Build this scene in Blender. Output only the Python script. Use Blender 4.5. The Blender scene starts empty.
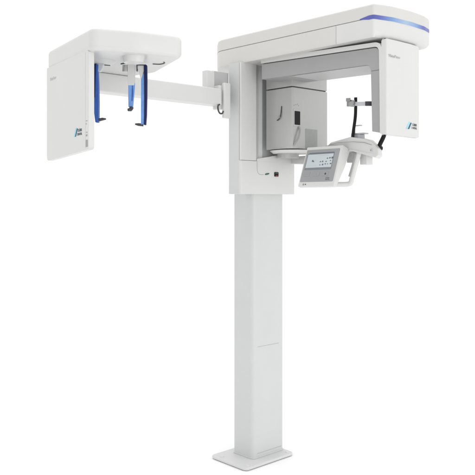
import bpy, bmesh, math
from mathutils import Vector, Matrix
R = math.radians
S = bpy.context.scene
COL = S.collection

# ------------------------------------------------------------------ materials
def mat(name, col, rough=.4, metal=0, var=.0, bump=.0, spec=.5, coat=0, scale=6, bscale=900):
    m = bpy.data.materials.new(name); m.use_nodes = True
    nt = m.node_tree; b = nt.nodes['Principled BSDF']
    b.inputs['Roughness'].default_value = rough
    b.inputs['Metallic'].default_value = metal
    b.inputs['Specular IOR Level'].default_value = spec
    b.inputs['Coat Weight'].default_value = coat
    b.inputs['Coat Roughness'].default_value = .15
    tc = nt.nodes.new('ShaderNodeTexCoord')
    n = nt.nodes.new('ShaderNodeTexNoise'); n.inputs['Scale'].default_value = scale; n.inputs['Detail'].default_value = 4
    nt.links.new(tc.outputs['Object'], n.inputs['Vector'])
    r = nt.nodes.new('ShaderNodeMapRange')
    r.inputs['From Min'].default_value = .3; r.inputs['From Max'].default_value = .7
    r.inputs['To Min'].default_value = 1 - var; r.inputs['To Max'].default_value = 1 + var
    nt.links.new(n.outputs['Fac'], r.inputs['Value'])
    mx = nt.nodes.new('ShaderNodeVectorMath'); mx.operation = 'SCALE'
    mx.inputs[0].default_value = col
    nt.links.new(r.outputs['Result'], mx.inputs['Scale'])
    nt.links.new(mx.outputs['Vector'], b.inputs['Base Color'])
    if bump:
        n2 = nt.nodes.new('ShaderNodeTexNoise'); n2.inputs['Scale'].default_value = bscale
        nt.links.new(tc.outputs['Object'], n2.inputs['Vector'])
        bp = nt.nodes.new('ShaderNodeBump'); bp.inputs['Strength'].default_value = bump; bp.inputs['Distance'].default_value = .0005
        nt.links.new(n2.outputs['Fac'], bp.inputs['Height']); nt.links.new(bp.outputs['Normal'], b.inputs['Normal'])
    return m

M = {}
M['white'] = mat('white_enamel', (.655, .655, .645), .32, var=.012, bump=.06)
M['column'] = mat('column_enamel', (.600, .612, .606), .42, var=.015, bump=.10)
M['warm'] = mat('warm_white_plastic', (.625, .618, .598), .38, var=.012, bump=.06)
M['plate'] = mat('base_plate_enamel', (.64, .645, .64), .5, var=.02, bump=.12)
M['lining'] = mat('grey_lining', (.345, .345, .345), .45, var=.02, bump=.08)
M['lining_shade'] = mat('pale_grey_lining_shade', (.50, .50, .50), .45, var=.02)  # pale lining, also painted-in shade for the recess and mounts
M['housing'] = mat('silver_grey_plastic', (.50, .50, .495), .28, metal=.3, var=.02, bump=.08)
M['gap'] = mat('seam_gap', (.10, .10, .10), .7)
M['softgap'] = mat('soft_seam', (.33, .33, .32), .6)
M['black'] = mat('black_rubber', (.006, .006, .007), .55, var=.1, spec=.3)
M['dark'] = mat('dark_plastic', (.05, .05, .055), .4)
M['blue'] = mat('blue_plastic', (.040, .115, .42), .5, var=.10, spec=.25, scale=40)
M['lblue'] = mat('light_blue_plastic', (.16, .32, .68), .4, var=.12, spec=.35, scale=40)
M['navy'] = mat('navy_plastic', (.008, .012, .075), .5, spec=.25)
M['bezel'] = mat('silver_bezel', (.335, .34, .345), .32, metal=.2, var=.02)
M['screen'] = mat('screen_glass', (.55, .60, .63), .10, var=.03, coat=.3)
M['screenbar'] = mat('screen_bar', (.20, .22, .24), .2)
M['ink'] = mat('dark_print', (.05, .07, .09), .5)
M['softink'] = mat('grey_print', (.50, .50, .50), .5)
M['icon'] = mat('screen_print', (.13, .15, .18), .4)
M['tealink'] = mat('teal_print', (.02, .11, .17), .5)
M['cyan'] = mat('pale_blue_print', (.36, .62, .74), .5)
M['clear'] = mat('frosted_plastic', (.58, .60, .64), .25, coat=.3)
M['steel'] = mat('brushed_steel', (.42, .43, .42), .3, metal=.6, var=.08, scale=60)
M['red'] = mat('red_plastic', (.26, .03, .03), .4)
M['green'] = mat('green_lens', (.02, .12, .07), .3)
M['faintgap'] = mat('faint_seam', (.44, .445, .44), .6)
M['sticker'] = mat('grey_sticker', (.36, .37, .36), .55, var=.04, scale=50)
M['floor'] = mat('white_studio_floor', (.95, .95, .95), .8, spec=.1)
M['backdrop'] = mat('white_studio_paper', (.95, .95, .95), .9, spec=.0)

def led_mat():
    m = bpy.data.materials.new('led_light'); m.use_nodes = True
    nt = m.node_tree; b = nt.nodes['Principled BSDF']
    tc = nt.nodes.new('ShaderNodeTexCoord'); sp = nt.nodes.new('ShaderNodeSeparateXYZ')
    nt.links.new(tc.outputs['Object'], sp.inputs[0])
    cr = nt.nodes.new('ShaderNodeValToRGB')
    mr = nt.nodes.new('ShaderNodeMapRange'); mr.inputs['From Min'].default_value = -.11; mr.inputs['From Max'].default_value = .35
    nt.links.new(sp.outputs['X'], mr.inputs['Value']); nt.links.new(mr.outputs['Result'], cr.inputs['Fac'])
    e = cr.color_ramp.elements
    e[0].position = 0; e[0].color = (.07, .07, .42, 1)
    e[1].position = 1; e[1].color = (.13, .09, .36, 1)
    for p, c in ((.08, (.10, .12, .55, 1)), (.24, (.28, .50, .90, 1)), (.43, (.60, .80, .98, 1)), (.60, (.32, .55, .90, 1)), (.76, (.10, .14, .55, 1))):
        k = e.new(p); k.color = c
    nt.links.new(cr.outputs['Color'], b.inputs['Emission Color']); b.inputs['Emission Strength'].default_value = .62
    b.inputs['Base Color'].default_value = (.05, .06, .12, 1); b.inputs['Roughness'].default_value = .3
    return m
M['led'] = led_mat()

# ------------------------------------------------------------------ helpers
def link(name, bm, m, parent=None, smooth=35):
    bmesh.ops.recalc_face_normals(bm, faces=bm.faces)
    me = bpy.data.meshes.new(name); bm.to_mesh(me); bm.free()
    if smooth:
        for p in me.polygons: p.use_smooth = True
        me.set_sharp_from_angle(angle=R(smooth))
    me.materials.append(M[m])
    o = bpy.data.objects.new(name, me); COL.objects.link(o)
    if smooth:
        wn = o.modifiers.new('WeightedNormal', 'WEIGHTED_NORMAL'); wn.keep_sharp = True; wn.weight = 60
    if parent: o.parent = parent
    return o

def bevel(bm, w, segs=3, ang=25, only=None):
    if w <= 0: return
    es = []
    for e in bm.edges:
        if len(e.link_faces) == 2 and e.calc_face_angle(0) > R(ang):
            if only is None or only(e): es.append(e)
    bmesh.ops.bevel(bm, geom=es, offset=w, offset_type='OFFSET', segments=segs, profile=.5, affect='EDGES', clamp_overlap=True)

def rounded(pts, rs, n=6):
    """polygon with rounded corners; rs one radius or a list"""
    if not isinstance(rs, (list, tuple)): rs = [rs] * len(pts)
    out = []
    N = len(pts)
    for i in range(N):
        p = Vector(pts[i]); a = Vector(pts[i - 1]) - p; b = Vector(pts[(i + 1) % N]) - p
        r = rs[i]
        if r <= 0: out.append(tuple(p)); continue
        an = a.angle(b); d = min(r / math.tan(an / 2), a.length * .49, b.length * .49)
        p0 = p + a.normalized() * d; p1 = p + b.normalized() * d
        for k in range(n + 1):
            t = k / n
            q = p0 * (1 - t) ** 2 + p * 2 * t * (1 - t) + p1 * t * t
            out.append(tuple(q))
    return out

def prism_bm(pts, axis, lo, hi, bm=None):
    bm = bm or bmesh.new()
    def P(p, h):
        return {'Z': (p[0], p[1], h), 'X': (h, p[0], p[1]), 'Y': (p[0], h, p[1])}[axis]
    a = [bm.verts.new(P(p, lo)) for p in pts]; b = [bm.verts.new(P(p, hi)) for p in pts]
    bm.faces.new(a); bm.faces.new(b)
    n = len(pts)
    for i in range(n): bm.faces.new((a[i], a[(i + 1) % n], b[(i + 1) % n], b[i]))
    bmesh.ops.recalc_face_normals(bm, faces=bm.faces)
    return bm

def prism(name, pts, axis, lo, hi, m, parent, bv=.003, segs=3, smooth=35):
    bm = prism_bm(pts, axis, lo, hi); bevel(bm, bv, segs)
    return link(name, bm, m, parent, smooth)

def box(name, x0, x1, y0, y1, z0, z1, m, parent, bv=.003, segs=3):
    return prism(name, [(x0, y0), (x1, y0), (x1, y1), (x0, y1)], 'Z', z0, z1, m, parent, bv, segs)

def loft(name, plan, rings, m, parent, wfn=None, smooth=35):
    """plan CCW; rings = [(z, inset)] bottom to top; wfn(point) weights the inset"""
    n = len(plan); nor = []
    for i in range(n):
        a = Vector(plan[i - 1]); b = Vector(plan[(i + 1) % n]); t = (b - a).normalized()
        nor.append(Vector((-t.y, t.x)))
    bm = bmesh.new(); prev = None; first = None
    for z, ins in rings:
        vs = []
        for i, p in enumerate(plan):
            w = wfn(p) if wfn else 1
            q = Vector(p) + nor[i] * ins * w
            vs.append(bm.verts.new((q.x, q.y, z)))
        if prev:
            for i in range(n): bm.faces.new((prev[i], prev[(i + 1) % n], vs[(i + 1) % n], vs[i]))
        else: first = vs
        prev = vs
    bm.faces.new(first[::-1]); bm.faces.new(prev)
    return link(name, bm, m, parent, smooth)

def tube(name, path, rad, m, parent, seg=14, sx=1, cap=True):
    pts = [Vector(p) for p in path]
    rs = rad if isinstance(rad, (list, tuple)) else [rad] * len(pts)
    bm = bmesh.new(); rings = []
    up = Vector((.31, .17, .93))
    for i, p in enumerate(pts):
        t = (pts[min(i + 1, len(pts) - 1)] - pts[max(i - 1, 0)]).normalized()
        if i == 0: u = t.cross(up).normalized()
        else: u = (u - t * u.dot(t)).normalized()
        v = t.cross(u)
        rings.append([bm.verts.new(p + (u * math.cos(2 * math.pi * k / seg) * sx + v * math.sin(2 * math.pi * k / seg)) * rs[i]) for k in range(seg)])
    for a, b in zip(rings, rings[1:]):
        for k in range(seg): bm.faces.new((a[k], a[(k + 1) % seg], b[(k + 1) % seg], b[k]))
    bm.faces.new(rings[0][::-1]); bm.faces.new(rings[-1])
    return link(name, bm, m, parent, 50)

def smoothpath(pts, n=8):
    """Catmull-Rom through points"""
    P = [Vector(p) for p in pts]; P = [2 * P[0] - P[1]] + P + [2 * P[-1] - P[-2]]
    out = []
    for i in range(1, len(P) - 2):
        for k in range(n):
            t = k / n; a, b, c, d = P[i - 1:i + 3]
            out.append(.5 * ((2 * b) + (c - a) * t + (2 * a - 5 * b + 4 * c - d) * t * t + (3 * b - a - 3 * c + d) * t ** 3))
    out.append(P[-2]); return out

def cyl_bm(bm, c, r0, r1, z0, z1, seg=32):
    a = [bm.verts.new((c[0] + r0 * math.cos(2 * math.pi * k / seg), c[1] + r0 * math.sin(2 * math.pi * k / seg), z0)) for k in range(seg)]
    b = [bm.verts.new((c[0] + r1 * math.cos(2 * math.pi * k / seg), c[1] + r1 * math.sin(2 * math.pi * k / seg), z1)) for k in range(seg)]
    bm.faces.new(a[::-1]); bm.faces.new(b)
    for k in range(seg): bm.faces.new((a[k], a[(k + 1) % seg], b[(k + 1) % seg], b[k]))

def cyl(name, c, r0, r1, z0, z1, m, parent, bv=.002, seg=32):
    bm = bmesh.new(); cyl_bm(bm, c, r0, r1, z0, z1, seg); bevel(bm, bv, 2)
    return link(name, bm, m, parent)

def text(name, s, size, M4, m, parent, shear=0, bold=0, xs=1, depth=.0003):
    cu = bpy.data.curves.new(name, 'FONT'); cu.body = s; cu.size = size; cu.extrude = depth; cu.shear = shear; cu.offset = bold
    t = bpy.data.objects.new(name + '_tmp', cu); COL.objects.link(t)
    dg = bpy.context.evaluated_depsgraph_get(); dg.update()
    me = bpy.data.meshes.new_from_object(t.evaluated_get(dg)); me.name = name
    bpy.data.objects.remove(t)
    me.materials.clear(); me.materials.append(M[m])
    me.transform(Matrix.Diagonal((xs, 1, 1, 1)))
    o = bpy.data.objects.new(name, me); COL.objects.link(o); o.parent = parent; o.matrix_local = M4
    return o

def frame(origin, u, v):
    u = Vector(u).normalized(); v = Vector(v).normalized(); n = u.cross(v)
    m = Matrix.Identity(4)
    for i in range(3): m[i][0] = u[i]; m[i][1] = v[i]; m[i][2] = n[i]; m[i][3] = origin[i]
    return m

# ------------------------------------------------------------------ setting
bm = bmesh.new()
fw = Vector((math.cos(R(47)), math.sin(R(47)), 0)); rt = Vector((math.sin(R(47)), -math.cos(R(47)), 0))
vs = [bm.verts.new(fw * d + rt * h) for d, h in ((-9, -8), (3, -8), (3, 8), (-9, 8))]
bm.faces.new(vs)
fl = link('floor', bm, 'floor', None, 0); fl['kind'] = 'structure'

# curved paper sweep behind the machine
bm = bmesh.new(); prof = [(3.0, 0)]
for k in range(13):
    a = k / 12 * math.pi / 2; prof.append((4.0 + 1.6 * math.sin(a), 1.6 * (1 - math.cos(a))))
prof.append((5.6, 7.5))
L_ = [bm.verts.new(fw * d - rt * 8 + Vector((0, 0, z))) for d, z in prof]
R_ = [bm.verts.new(fw * d + rt * 8 + Vector((0, 0, z))) for d, z in prof]
for i in range(len(prof) - 1): bm.faces.new((L_[i], R_[i], R_[i + 1], L_[i + 1]))
bd = link('backdrop', bm, 'backdrop', None, 60); bd['kind'] = 'structure'

# ------------------------------------------------------------------ the machine
root = bpy.data.objects.new('dental_xray_machine', None); COL.objects.link(root)
root['label'] = 'white dental x-ray machine on one square column, blue light strip on its overhead arm'
root['category'] = 'x-ray machine'

# base plate and column
bp = prism('base_plate', rounded([(-.122, -.072), (.252, -.072), (.252, .212), (-.122, .212)], .03), 'Z', .004, .018, 'plate', root, .004)
for x, y in ((-.085, -.043), (-.092, .15), (.222, -.045)):
    cyl('bolt_cap', (x, y), .012, .009, .018, .023, 'white', bp, .002, 20)
col = prism('column', rounded([(0, 0), (.237, 0), (.237, .155), (0, .155)], [.026, .012, .012, .012], 8), 'Z', .0185, 2.10, 'column', root, 0)
prism('foot_trim', rounded([(-.004, -.004), (.241, -.004), (.241, .159), (-.004, .159)], [.028, .014, .014, .014], 8), 'Z', .0182, .026, 'column', col, .0015)

prism('panel_seam', [(.034, .6228), (.200, .6228), (.200, .6256), (.034, .6256)], 'Y', -.0006, .004, 'faintgap', col, 0)
prism('panel_seam', [(.034, .0415), (.222, .0415), (.222, .0442), (.034, .0442)], 'Y', -.0006, .004, 'faintgap', col, 0)

# carriage that rides on the column
car = prism('carriage', rounded([(-.125, -.022), (.05, -.022), (.05, .062), (-.125, .062)], [.003, 0, 0, .01]), 'Z', 1.458, 2.153, 'column', root, .0015)
prism('front_cover', rounded([(-.1245, -.036), (-.008, -.036), (-.008, -.026), (-.1245, -.026)], [.005, .006, .001, .001], 4), 'Z', 1.6375, 2.1535, 'white', car, .001)
prism('cover_spine', [(-.1225, -.0262), (-.03, -.0262), (-.03, -.0218), (-.1225, -.0218)], 'Z', 1.47, 2.15, 'softgap', car, 0)
# recessed face between the cover and the sensor housing
box('recess_panel', .05, .34, .03, .062, 1.64, 2.153, 'lining_shade', car, .002)  # grey colour put in for the shade of the recess
box('recess_trim', -.0075, .012, -.030, -.0223, 1.6375, 2.153, 'housing', car, .002)
# lower housing
low = prism('lower_housing', rounded([(-.1245, -.036), (.297, -.036), (.297, .05), (-.1245, .05)], [.006, .012, .01, .01], 5), 'Z', 1.457, 1.6355, 'white', root, .0025)
prism('housing_cap', rounded([(-.004, 1.6345), (.2965, 1.6345), (.2965, 1.688), (.2, 1.682), (.08, 1.660), (-.004, 1.648)], [.002, .002, .012, .05, .05, .006], 4), 'Y', -.0362, .05, 'white', low, .002)
tube('cover_seam', smoothpath([(-.0045, -.0362, 1.633), (-.0045, -.0362, 1.60), (.0, -.0362, 1.575), (.018, -.0362, 1.563), (.045, -.0362, 1.5625)], 6), .0011, 'softgap', low, 6)
box('seam_gap', -.1235, -.006, -.030, .045, 1.6353, 1.6377, 'faintgap', low, 0)
tube('status_light', [(.056, -.0365, 1.564), (.062, -.037, 1.5655), (.080, -.037, 1.5685), (.088, -.0365, 1.570)], [.002, .0042, .0042, .002], 'green', low, 12)
eb = prism('stop_button', rounded([(.128, 1.5545), (.159, 1.5545), (.159, 1.579), (.128, 1.579)], .004, 4), 'Y', -.040, -.0355, 'black', low, .001)
prism('button_bar', rounded([(.133, 1.556), (.155, 1.556), (.155, 1.561), (.133, 1.561)], .002, 4), 'Y', -.0425, -.0395, 'red', eb, .001)
prism('button_bar', rounded([(.130, 1.570), (.157, 1.570), (.157, 1.576), (.130, 1.576)], .0015, 4), 'Y', -.0425, -.0395, 'dark', eb, .0008)

# ---------------- overhead arm
plan = rounded([(-.103, -.875), (.0, -.908), (.13, -.918), (.25, -.911), (.335, -.888), (.35, .27), (-.01, .285), (-.103, .17)],
               [.014, .15, .2, .15, .035, .05, .10, .11], 8)
def wf(p):
    f = min(1, max(0, (-.80 - p[1]) / .07)); r = min(1, max(0, (p[0] - .25) / .07))
    return .12 + max(.88 * f * min(1, max(0, (p[0] + .10) / .08)), 1.9 * r)
core = loft('overhead_arm', plan, [(2.172, .012), (2.185, .005), (2.296, .005)], 'softgap', root)
loft('top_cover', plan, [(2.2415, .002), (2.2425, .0), (2.290, .0), (2.299, .0035), (2.304, .012), (2.3055, .03)], 'warm', core)
low_r = [(2.153, .026), (2.154, .018), (2.158, .010), (2.165, .004), (2.175, .0), (2.193, 0), (2.2375, 0), (2.2388, .0015)]
def split_cover(name, y0, y1, m):
    """lower cover, cut square between y0 and y1"""
    n = len(plan); nor = []
    for i in range(n):
        t = (Vector(plan[(i + 1) % n]) - Vector(plan[i - 1])).normalized(); nor.append(Vector((-t.y, t.x)))
    bm = bmesh.new(); prev = first = None
    for z, ins in low_r:
        vs = [bm.verts.new((p[0] + nor[i].x * ins * wf(p), p[1] + nor[i].y * ins * wf(p), z)) for i, p in enumerate(plan)]
        if prev:
            for i in range(n): bm.faces.new((prev[i], prev[(i + 1) % n], vs[(i + 1) % n], vs[i]))
        else: first = vs
        prev = vs
    bm.faces.new(first[::-1]); bm.faces.new(prev)
    for y, no in ((y0, (0, -1, 0)), (y1, (0, 1, 0))):
        if y is None: continue
        r = bmesh.ops.bisect_plane(bm, geom=bm.verts[:] + bm.edges[:] + bm.faces[:], plane_co=(0, y, 0), plane_no=no, clear_outer=True)
        es = [e for e in r['geom_cut'] if isinstance(e, bmesh.types.BMEdge)]
        bmesh.ops.holes_fill(bm, edges=es)
    return link(name, bm, m, core)
split_cover('rear_cover', -.6605, None, 'warm')
split_cover('front_cover', None, -.6625, 'white')

# light strip round the front end, tapering at its start on the side
def strip():
    pts = [(-.103, -.80 - .01 * k) for k in range(7)]
    i0 = min(range(len(plan)), key=lambda i: (Vector(plan[i]) - Vector((-.103, -.862))).length)
    pts += [plan[i] for i in range(len(plan)) if plan[i][1] < -.862 and plan[i][0] < .345]
    bm = bmesh.new(); prev = None; tot = len(pts)
    for i, p in enumerate(pts):
        a = Vector(pts[max(0, i - 1)]); b = Vector(pts[min(tot - 1, i + 1)]); t = (b - a).normalized(); nn = Vector((t.y, -t.x))
        h = .0015 + .0078 * min(1, i / 5.0) if i < 6 else .0093
        x = p[0]
        h *= 1 - .18 * max(0, min(1, (x - .2) / .12))
        o = Vector(p) + nn * .0012; q = Vector(p) - nn * .006
        zc = 2.243 - .003 * max(0, min(1, (x + .1) / .2))
        vs = [bm.verts.new((o.x, o.y, zc - h)), bm.verts.new((o.x, o.y, zc + h)), bm.verts.new((q.x, q.y, zc + h)), bm.verts.new((q.x, q.y, zc - h))]
        if prev:
            for k in range(4): bm.faces.new((prev[k], prev[(k + 1) % 4], vs[(k + 1) % 4], vs[k]))
        else: bm.faces.new(vs)
        prev = vs
    bm.faces.new(prev[::-1])
    return link('light_strip', bm, 'led', core, 40)
strip()
cyl('swivel_hub', (.06, -.44), .075, .085, 2.10, 2.158, 'dark', root, .002, 40)

# ---------------- rotating arch
outer = [(-.122, 2.165), (-.840, 2.138), (-.900, 2.132), (-.911, 2.05), (-.911, 1.92), (-.896, 1.722)]
arc = rounded([(-.8885, 1.722), (-.8800, 1.725), (-.8780, 1.92), (-.874, 2.118), (-.122, 2.141), (-.122, 2.165), (-.8905, 2.137), (-.8895, 1.93)],
              [.002, 0, 0, .03, 0, 0, .045, 0], 8)
shell = prism('rotating_arch', arc, 'X', -.062, .185, 'white', root, .0022)
bez = rounded([(-.833, 1.737), (-.8802, 1.7275), (-.8768, 1.92), (-.8705, 2.1145), (-.1225, 2.1375), (-.1225, 2.058), (-.825, 2.043)],
              [.004, 0, 0, .028, 0, 0, .035], 8)
lin = prism('grey_lining', bez, 'X', -.056, .180, 'lining', shell, .002)
prism('underside_panel', [(-.800, 2.0432), (-.330, 2.0527), (-.330, 2.0507), (-.800, 2.0412)], 'X', -.045, .170, 'lining_shade', lin, .0008)
prism('lining_seam', [(-.872, 2.0125), (-.83, 2.0125), (-.83, 2.0108), (-.872, 2.0108)], 'X', -.0566, -.05, 'gap', lin, 0)
# tube head front cover
hc = rounded([(-.061, -.9165), (.03, -.9205), (.13, -.921), (.205, -.914), (.207, -.8875), (-.061, -.8875)], [.008, .05, .05, .018, .008, .001], 8)
head = loft('tube_head_cover', hc, [(1.7165, .012), (1.7185, .004), (1.7235, 0), (2.085, 0), (2.138, .0), (2.146, .004), (2.150, .012)], 'white', shell)

box('tube_housing', .10, .200, -.884, -.80, 1.735, 2.13, 'lining', shell, .006)
T = text('model_lettering', 'VistaPano', .0180, frame((-.050, -.9190, 2.066), (1, -.026, 0), (0, 0, 1)), 'softink', shell, shear=.2, xs=1.2, depth=.0008)
# maker's emblem: slanted stripes and two lines of lettering
def emblem(M4, s, parent, m2='ink'):
    def para(name, x0, w, h, sl, m, z):
        bm = bmesh.new(); pts = [(x0, 0), (x0 + w, 0), (x0 + w + sl, h), (x0 + sl, h)]
        prism_bm([(p[0] * s, p[1] * s) for p in pts], 'Z', -.0003, z, bm)
        o = link(name, bm, m, parent, 0); o.matrix_local = M4; return o
    para('emblem_stripe', -.008, .020, .050, .034, 'cyan', .0003)
    para('emblem_stripe', .014, .016, .045, .031, 'tealink', .0006)
    text('maker_lettering', 'D\u00dcRR', .0235 * s, M4 @ Matrix.Translation((.060 * s, .0245 * s, 0)), m2, parent, xs=1.05, depth=.0005)
    text('maker_lettering', 'DENTAL', .0205 * s, M4 @ Matrix.Translation((.051 * s, .004 * s, 0)), m2, parent, xs=.98, depth=.0005)
emblem(frame((.087, -.9214, 1.752), (1, .02, 0), (0, 0, 1)), .68, shell)

# ---------------- sensor housing
def shz(x0, x1, y0, y1, r=.008): return rounded([(x0, y0), (x1, y0), (x1, y1), (x0, y1)], [r, .02, .01, .01], 5)
sh = prism('sensor_housing', shz(.06, .352, -.235, -.036), 'Z', 1.697, 2.019, 'housing', root, .003)
prism('neck', shz(.060, .35, -.234, -.036), 'Z', 2.0245, 2.128, 'housing', sh, .003)
prism('neck_gap', shz(.066, .345, -.229, -.042), 'Z', 2.017, 2.028, 'dark', sh, 0)
prism('socket_frame', rounded([(.066, 1.812), (.126, 1.812), (.126, 1.905), (.066, 1.905)], .004), 'Y', -.2368, -.23, 'housing', sh, .0008)
prism('socket', rounded([(.075, 1.822), (.117, 1.822), (.117, 1.894), (.075, 1.894)], .003), 'Y', -.2385, -.23, 'black', sh, .0008)
for x, z in ((.070, 1.921), (.083, 1.925), (.096, 1.929), (.104, 1.921)):
    prism('indicator_mark', [(x, z), (x + .006, z), (x + .006, z + .005), (x, z + .005)], 'Y', -.2356, -.23, 'softgap', sh, 0)
prism('type_sticker', rounded([(.160, 1.700), (.258, 1.700), (.258, 1.806), (.160, 1.806)], .003), 'Y', -.2358, -.23, 'sticker', sh, .0003)
tube('cable', smoothpath([(.108, -.237, 1.814), (.105, -.246, 1.79), (.093, -.248, 1.755), (.074, -.243, 1.725), (.066, -.240, 1.712)]), .0048, 'sticker', sh, 10)
lt = tube('latch', smoothpath([(.059, -.158, 1.925), (.056, -.156, 1.89), (.054, -.152, 1.868), (.056, -.138, 1.855), (.059, -.124, 1.852)], 5), .0026, 'dark', sh, 8)
tube('latch_knob', [(.061, -.146, 1.868), (.050, -.146, 1.868)], .007, 'softgap', lt, 12)
cyl('swivel_tray', (.17, -.135), .108, .125, 1.678, 1.692, 'white', root, .004, 48)
cyl('tray_shaft', (.17, -.10), .06, .06, 1.655, 1.70, 'housing', root, 0, 32)

# ---------------- support arm to the chin rest
prof = rounded([(.0, 1.630), (-.30, 1.615), (-.585, 1.668), (-.737, 1.628), (-.755, 1.640), (-.750, 1.672), (-.725, 1.703), (-.68, 1.722),
                (-.584, 1.737), (-.45, 1.718), (-.30, 1.690), (-.235, 1.672), (.0, 1.668)], [0, .1, .03, .008, .006, .008, .03, .03, .05, .1, .05, .02, 0], 6)
sa = prism('support_arm', prof, 'X', .10, .205, 'white', root, .014, 5)
for v_ in sa.data.vertices:      # the arm swings sideways towards its root
    t_ = max(0, min(1, (v_.co.y + .50) / .30)); k_ = max(0, min(1, (-.62 - v_.co.y) / .1)); v_.co.y += (v_.co.x - .10) * .5 * k_; v_.co.x += .17 * t_ * t_ * (3 - 2 * t_)
tube('arm_groove', [(.0995, -.60, 1.712), (.0990, -.67, 1.704), (.0995, -.715, 1.690)], .0012, 'softgap', sa, 6)
tube('arm_groove', [(.0995, -.40, 1.694), (.0990, -.50, 1.712), (.0990, -.60, 1.712)], .0010, 'softgap', sa, 6)
tube('adjuster', [(.101, -.712, 1.665), (.0975, -.712, 1.665)], .008, 'clear', sa, 20)
tube('adjuster_mark', [(.0978, -.712, 1.665), (.0968, -.712, 1.665)], .004, 'softgap', sa, 12)
box('mount_block', .15, .200, -.648, -.605, 1.600, 1.665, 'white', sa, .004)
box('handle_mount', .135, .18, -.575, -.535, 1.612, 1.665, 'lining_shade', sa, .003)  # its grey is shade under the arm, put into the colour
cr = box('chin_rest', .135, .18, -.615, -.560, 1.71, 1.752, 'clear', root, .004)
prism('rest_plate', rounded([(.130, -.642), (.178, -.642), (.178, -.562), (.130, -.562)], .01), 'Z', 1.7515, 1.757, 'clear', cr, .0015)
tube('bite_stem', [(.145, -.578, 1.757), (.145, -.578, 1.793)], .0028, 'clear', cr, 10)
prism('bite_pad', rounded([(.138, -.618), (.156, -.618), (.156, -.572), (.138, -.572)], .006), 'Z', 1.792, 1.797, 'clear', cr, .001)
ts = tube('temple_support', smoothpath([(.12, -.583, 1.712), (.12, -.588, 1.76), (.12, -.600, 1.83), (.12, -.603, 1.88), (.12, -.603, 1.931)]), .0078, 'black', root, 12)
ts2 = tube('temple_support', smoothpath([(.188, -.692, 1.680), (.188, -.700, 1.700), (.188, -.725, 1.745), (.188, -.735, 1.80), (.188, -.728, 1.90)]), .0105, 'black', root, 12)
tube('pivot', [(.176, -.692, 1.680), (.205, -.692, 1.680)], .0125, 'black', ts2, 16)
# forehead band: clamp plates, curved strap
def ribbon(name, path, w, th, m, parent):
    P = smoothpath(path, 6); bm = bmesh.new(); prev = None
    for i, p in enumerate(P):
        t = (P[min(i + 1, len(P) - 1)] - P[max(i - 1, 0)]); t.z = 0; t.normalize(); nn = Vector((t.y, -t.x, 0))
        vs = [bm.verts.new(p + nn * a * th / 2 + Vector((0, 0, b * w / 2))) for a, b in ((-1, -1), (1, -1), (1, 1), (-1, 1))]
        if prev:
            for k in range(4): bm.faces.new((prev[k], prev[(k + 1) % 4], vs[(k + 1) % 4], vs[k]))
        else: bm.faces.new(vs[::-1])
        prev = vs
    bm.faces.new(prev); bevel(bm, .0006, 1, 60)
    return link(name, bm, m, parent, 40)
fb = ribbon('forehead_band', [(.112, -.600, 1.900), (.098, -.640, 1.894), (.097, -.690, 1.890), (.120, -.715, 1.889), (.165, -.733, 1.890)], .020, .004, 'clear', root)
ribbon('band_clip', [(.0955, -.682, 1.891), (.1000, -.700, 1.890), (.1180, -.718, 1.889)], .0215, .009, 'dark', fb)
ribbon('clamp_plate', [(.135, -.545, 1.910), (.118, -.552, 1.909), (.108, -.575, 1.905), (.108, -.605, 1.900)], .034, .005, 'steel', fb)
ribbon('clamp_plate', [(.100, -.560, 1.922), (.100, -.585, 1.921)], .016, .004, 'softgap', fb)
tube('clamp_screw', [(.104, -.603, 1.902), (.092, -.603, 1.902)], .008, 'steel', fb, 16)

# patient handle
hp = [(.130, -.628, 1.69), (.122, -.618, 1.645), (.120, -.598, 1.585), (.119, -.580, 1.530), (.117, -.573, 1.510), (.108, -.555, 1.5035), (.07, -.520, 1.503), (.02, -.48, 1.503)]
ph = tube('patient_handle', smoothpath(hp, 6), .0125, 'white', root, 18)
tube('grey_strip', [(.1105, -.6105, 1.650), (.1085, -.5900, 1.587), (.1075, -.5735, 1.542)], .0055, 'lining', ph, 10)  # thin grey strip along the left side of the tube

# ---------------- control panel (tilted, local frame: x right, y up, z out of the screen)
PM = frame((.060, -.338, 1.697), (0, -1, 0), (.336, 0, .942))
W, H = .234, .216
def ploc(name, pts, z0, z1, m, parent, bv=.001, segs=2, local=False):
    o = prism(name, pts, 'Z', z0, z1, m, parent, bv, segs)
    if parent is root: o.matrix_local = PM
    return o
def rect(x0, x1, y0, y1, r=0, n=5):
    p = [(x0, y0), (x1, y0), (x1, y1), (x0, y1)]
    return rounded(p, r, n) if r else p
cp = prism('control_panel', rounded([(0, 0), (-H, 0), (-H, -.022), (-.10, -.052), (0, -.064)], [.006, .006, .008, .05, .01], 5), 'X', 0, W, 'white', root, .004, 3); cp.matrix_local = PM
bz = ploc('bezel', rect(.008, W - .012, -H + .024, -.018, .006), -.002, .0015, 'bezel', cp, .0008)
sf = ploc('screen_frame', rect(.019, W - .040, -.128, -.038, .004), .001, .0022, 'screenbar', cp, .0004)
sc = ploc('screen', rect(.0235, W - .0435, -.1165, -.0445, .002), .0015, .0027, 'screen', cp, .0003)
ploc('screen_bar', rect(.030, W - .0435, -.0405, -.0355), .001, .0024, 'icon', cp, 0)
import random
random.seed(4)
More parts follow.
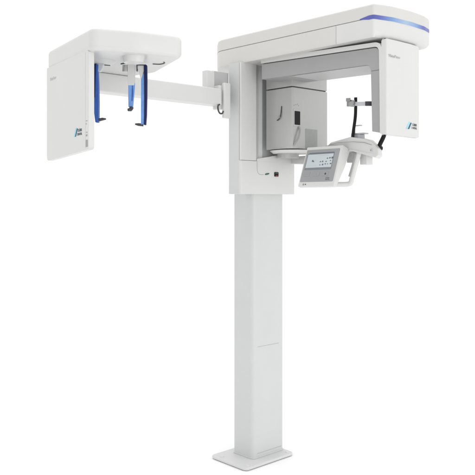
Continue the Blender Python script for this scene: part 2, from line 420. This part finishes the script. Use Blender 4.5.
# patient head symbol, rows of programme symbols
def disc(name, x, y, r, m, parent, z=.0031):
    return ploc(name, [(x + r * math.cos(a * math.pi / 8), y + r * math.sin(a * math.pi / 8)) for a in range(16)], .002, z, m, parent, 0)
disc('screen_icon', .063, -.080, .0055, 'icon', sc); disc('screen_icon', .071, -.084, .003, 'tealink', sc)
disc('screen_icon', .078, -.078, .0022, 'softink', sc)
for x, y, w, h in ((.112, -.083, .008, .006), (.126, -.081, .008, .008), (.152, -.066, .009, .006), (.167, -.064, .010, .007), (.182, -.062, .010, .010),
                   (.114, -.101, .007, .005), (.130, -.098, .009, .008), (.147, -.096, .008, .006), (.163, -.097, .006, .005), (.180, -.095, .009, .007), (.149, -.083, .007, .006), (.176, -.080, .008, .005)):
    ploc('screen_icon', rect(x, x + w, y - h, y, .002, 3), .002, .0031, 'icon', sc, 0)
for x in (.032, .045, .058, .07, .083):
    ploc('screen_icon', rect(x, x + .007, -.107, -.1045), .002, .003, 'softink', sc, 0)
ploc('screen_icon', rect(.09, .16, -.052, -.0500), .002, .003, 'softink', sc, 0)
for i, x in enumerate((.022, .085, .142)):
    b = ploc('button', rect(x, x + .042, -.163, -.140, .004), .001, .0026, 'bezel', cp, .0006)
    if i == 0: ploc('button_icon', rect(x + .012, x + .030, -.154, -.1505, .001, 3), .002, .0031, 'softgap', b, 0)
    if i == 1: disc('button_icon', x + .02, -.151, .004, 'softgap', b)
    if i == 2:
        disc('button_icon', x + .024, -.1515, .0055, 'ink', b)
text('maker_lettering', 'D\u00dcRR', .0095, Matrix.Translation((.172, -.1765, .0016)), 'icon', cp, depth=.0004)
text('maker_lettering', 'DENTAL', .0085, Matrix.Translation((.172, -.1845, .0016)), 'icon', cp, xs=.9, depth=.0004)
text('model_lettering', 'VistaPano', .0105, Matrix.Translation((.125, -.029, .0012)), 'softgap', cp, shear=.2, depth=.0004)
disc('power_button', .036, -H + .011, .005, 'softgap', cp, .001); disc('power_button', .050, -H + .011, .003, 'dark', cp, .0012)

# ---------------- cephalostat arm
ca = prism('cephalostat_arm', rounded([(-1.02, -.005), (-.222, -.005), (-.222, .075), (-1.02, .075)], [.01, .02, .01, .01], 6), 'Z', 1.918, 2.004, 'white', root, .006, 3)
box('mount_block', -.285, -.232, .050, .090, 1.98, 2.103, 'white', ca, .004)
box('mount_plate', -.234, -.118, .066, .10, 1.94, 2.108, 'lining_shade', ca, .003)  # set-back plate, coloured grey to stand in for its shade
mb = box('end_bracket', -.217, -.172, -.010, .012, 1.853, 2.038, 'white', ca, .006)
box('end_plate', -.236, -.190, .012, .062, 1.90, 2.025, 'white', ca, .005)
tube('cable_hook', smoothpath([(-.244, -.002, 1.922), (-.262, -.010, 1.912), (-.262, -.012, 1.890), (-.250, -.012, 1.874), (-.232, -.010, 1.876), (-.224, -.008, 1.888)], 5), .0042, 'dark', ca, 10)

# cephalostat head
hp_ = rounded([(-1.262, -.405), (-1.10, -.478), (-.925, -.518), (-.893, -.502), (-.765, -.155), (-.80, .10), (-1.155, .14)], [.045, .3, .045, .04, .05, .06, .036], 8)
ch = loft('cephalostat_head', hp_, [(2.0045, .017), (2.007, .010), (2.013, .004), (2.022, 0), (2.074, 0), (2.084, .003), (2.090, .009), (2.092, .017)], 'white', root)
cyl('hub', (-1.062, -.400), .040, .047, 1.980, 2.0105, 'white', ch, .008, 40)
cyl('hub_cover', (-1.095, -.235), .038, .060, 1.992, 2.010, 'white', ch, .004, 40)
def slot(pts, r=.0022, m='dark'): return tube('slot', smoothpath(pts, 5), r, m, ch, 8)
slot([(-1.128, -.224, 1.993), (-1.098, -.228, 1.991), (-1.064, -.232, 1.992)], .0028)
slot([(-1.055, -.300, 1.990), (-1.052, -.34, 1.990), (-1.060, -.388, 1.990)], .0030)
slot([(-.915, -.33, 2.0035), (-.89, -.345, 2.0035), (-.888, -.375, 2.0035), (-.905, -.395, 2.0035)], .0026)

# ---------------- detector panel on the left end of the head
e = Vector((-.18146, -.98340, 0)); nrm = Vector((-.98340, .18146, 0)); L0 = Vector((-1.15753, .13602, 0))
DM = frame(L0, e, (0, 0, 1))     # x along the face to the front, y up, z = e x up
nz = e.cross(Vector((0, 0, 1)))  # outward (left) normal
def dprism(name, pts, z0, z1, m, parent, bv=.001, segs=2, smooth=35):
    o = prism(name, pts, 'Z', z0, z1, m, parent, bv, segs, smooth)
    if parent is root: o.matrix_local = DM
    return o
dp = dprism('detector_panel', rounded([(0, 1.600), (.509, 1.624), (.509, 2.006), (.49, 2.016), (0, 2.016)], [.022, .016, .004, .004, .003], 6), -.024, 0, 'white', root, .0075, 4)
dprism('panel_seam', [(.4760, 1.632), (.4769, 1.632), (.4769, 2.008), (.4760, 2.008)], -.002, .0003, 'faintgap', dp, 0)
text('model_lettering', 'VistaPano', .0195, Matrix.Translation((.044, 1.953, .0001)), 'softink', dp, shear=.25, bold=.0004, xs=1.05, depth=.0004)
emblem(Matrix.Translation((.350, 1.683, .0004)), .70, dp)
for y, h, w, m in ((1.735, .003, .016, 'softgap'), (1.722, .006, .007, 'softgap'), (1.690, .003, .018, 'softgap'), (1.683, .002, .018, 'softink'), (1.676, .006, .016, 'softgap')):
    dprism('edge_label', [(.481, y), (.481 + w, y), (.481 + w, y + h), (.481, y + h)], -.002, .0004, m, dp, 0)
dprism('edge_sticker', rect(.480, .501, 1.634, 1.662, .002), -.002, .0006, 'softgap', dp, 0)

# ---------------- ear rods and nose rest
def blade(name, c, zs, ws, th, m, parent, ang=47, bow=None, bv=.0015):
    """flat tapering blade facing the viewer side, with a bend; zs from top down"""
    u = Vector((math.sin(R(ang)), -math.cos(R(ang)), 0)); v = Vector((math.cos(R(ang)), math.sin(R(ang)), 0))
    bm = bmesh.new(); prev = None
    for i, (z, w) in enumerate(zip(zs, ws)):
        off = bow[i] if bow else 0
        c0 = Vector((c[0], c[1], z)) + u * off
        vs = [bm.verts.new(c0 + u * a * w / 2 + v * b * th / 2) for a, b in ((-1, -1), (1, -1), (1, 1), (-1, 1))]
        if prev:
            for k in range(4): bm.faces.new((prev[k], prev[(k + 1) % 4], vs[(k + 1) % 4], vs[k]))
        else: bm.faces.new(vs)
        prev = vs
    bm.faces.new(prev[::-1]); bmesh.ops.recalc_face_normals(bm, faces=bm.faces); bevel(bm, bv, 2, 40)
    return link(name, bm, m, parent, 40)
# left ear rod
er = blade('ear_rod', (-1.121, -.222), [1.988, 1.96, 1.90, 1.83, 1.77, 1.748], [.021, .018, .019, .023, .016, .012], .03, 'blue', root, bow=[-.004, -.004, -.002, -.003, 0, .001])
blade('rod_edge', (-1.1215, -.2225), [1.990, 1.955, 1.90, 1.85], [.010, .009, .007, .004], .0325, 'navy', er, bow=[-.006, -.007, -.008, -.008])
tube('ear_plug', [(-1.122, -.226, 1.757), (-1.106, -.240, 1.762), (-1.096, -.250, 1.7625)], [.007, .006, .003], 'dark', er, 12)
blade('rod_socket', (-1.112, -.226), [2.004, 1.993, 1.968, 1.96], [.045, .040, .022, .012], .02, 'clear', er)
# right ear rod
er2 = blade('ear_rod', (-.965, -.335), [1.955, 1.93, 1.85, 1.78, 1.742], [.008, .019, .020, .018, .014], .018, 'lblue', root, bow=[.003, -.001, -.001, -.002, -.004])
blade('rod_edge', (-.959, -.3415), [1.990, 1.93, 1.85, 1.78, 1.740], [.013, .0125, .011, .010, .008], .024, 'navy', er2, bow=[-.001, 0, 0, -.001, -.003])
blade('rod_bracket', (-.972, -.328), [1.990, 1.975, 1.955, 1.93], [.034, .031, .016, .004], .016, 'plate', er2)
blade('bracket_edge', (-.974, -.331), [1.9925, 1.9885], [.042, .042], .017, 'dark', er2)
blade('bracket_edge', (-.987, -.318), [1.9885, 1.964], [.0055, .004], .017, 'dark', er2)
tube('ear_plug', [(-.966, -.334, 1.740), (-.982, -.320, 1.742), (-.992, -.311, 1.744)], [.006, .006, .003], 'dark', er2, 12)
# nose rest
nr = blade('nose_rest', (-1.003, -.300), [1.998, 1.93, 1.905], [.034, .030, .027], .014, 'white', root)
blade('rest_blade', (-1.003, -.301), [1.917, 1.90, 1.85, 1.815], [.028, .027, .023, .019], .012, 'lblue', nr, bow=[0, 0, -.002, -.003])
blade('blade_slot', (-1.003, -.308), [1.905, 1.87, 1.84], [.003, .006, .004], .006, 'blue', nr, bow=[0, 0, -.002])
tube('nose_pad', [(-1.003, -.300, 1.812), (-1.015, -.310, 1.803), (-1.026, -.310, 1.801)], [.009, .008, .006], 'dark', nr, 14)
tube('pivot', [(-1.024, -.283, 1.992), (-1.022, -.281, 1.965)], [.010, .012], 'steel', nr, 16)

# ------------------------------------------------------------------ camera
cam = bpy.data.cameras.new('Camera'); co = bpy.data.objects.new('Camera', cam); COL.objects.link(co)
co.location = (-2.7894, -2.8681, 1.4255)
co.rotation_euler = (R(90), 0, math.atan2(fw.y, fw.x) - R(90))
cam.sensor_width = 36; cam.lens = 36 * 738 / 475; cam.shift_x = 0; cam.shift_y = -37.5 / 475
cam.clip_start = .05; cam.clip_end = 200
S.camera = co

# ------------------------------------------------------------------ light: key softbox, added overhead floor fill, white surround
w = bpy.data.worlds.new('World'); S.world = w; w.use_nodes = True
w.node_tree.nodes['Background'].inputs['Color'].default_value = (1, 1, 1, 1)
w.node_tree.nodes['Background'].inputs['Strength'].default_value = 1.02
def area(name, loc, target, size, power, col=(1, 1, 1)):
    l = bpy.data.lights.new(name, 'AREA'); l.shape = 'RECTANGLE'; l.size = size[0]; l.size_y = size[1]; l.energy = power; l.color = col
    o = bpy.data.objects.new(name, l); COL.objects.link(o); o.location = loc
    o.rotation_euler = (Vector(target) - Vector(loc)).to_track_quat('-Z', 'Y').to_euler()
    return o
area('key_softbox', (.1, -4.8, 1.3), (.0, -.2, 1.7), (3.4, 2.4), 36)
area('floor_fill', (0, 0, 5.2), (0, 0, 0), (4.5, 4.5), 55)  # added lamp overhead, whitens the floor more than the upright faces

S.view_settings.view_transform = 'Standard'; S.view_settings.look = 'None'
S.view_settings.gamma = 1; S.view_settings.exposure = 0
S.cycles.max_bounces = 8
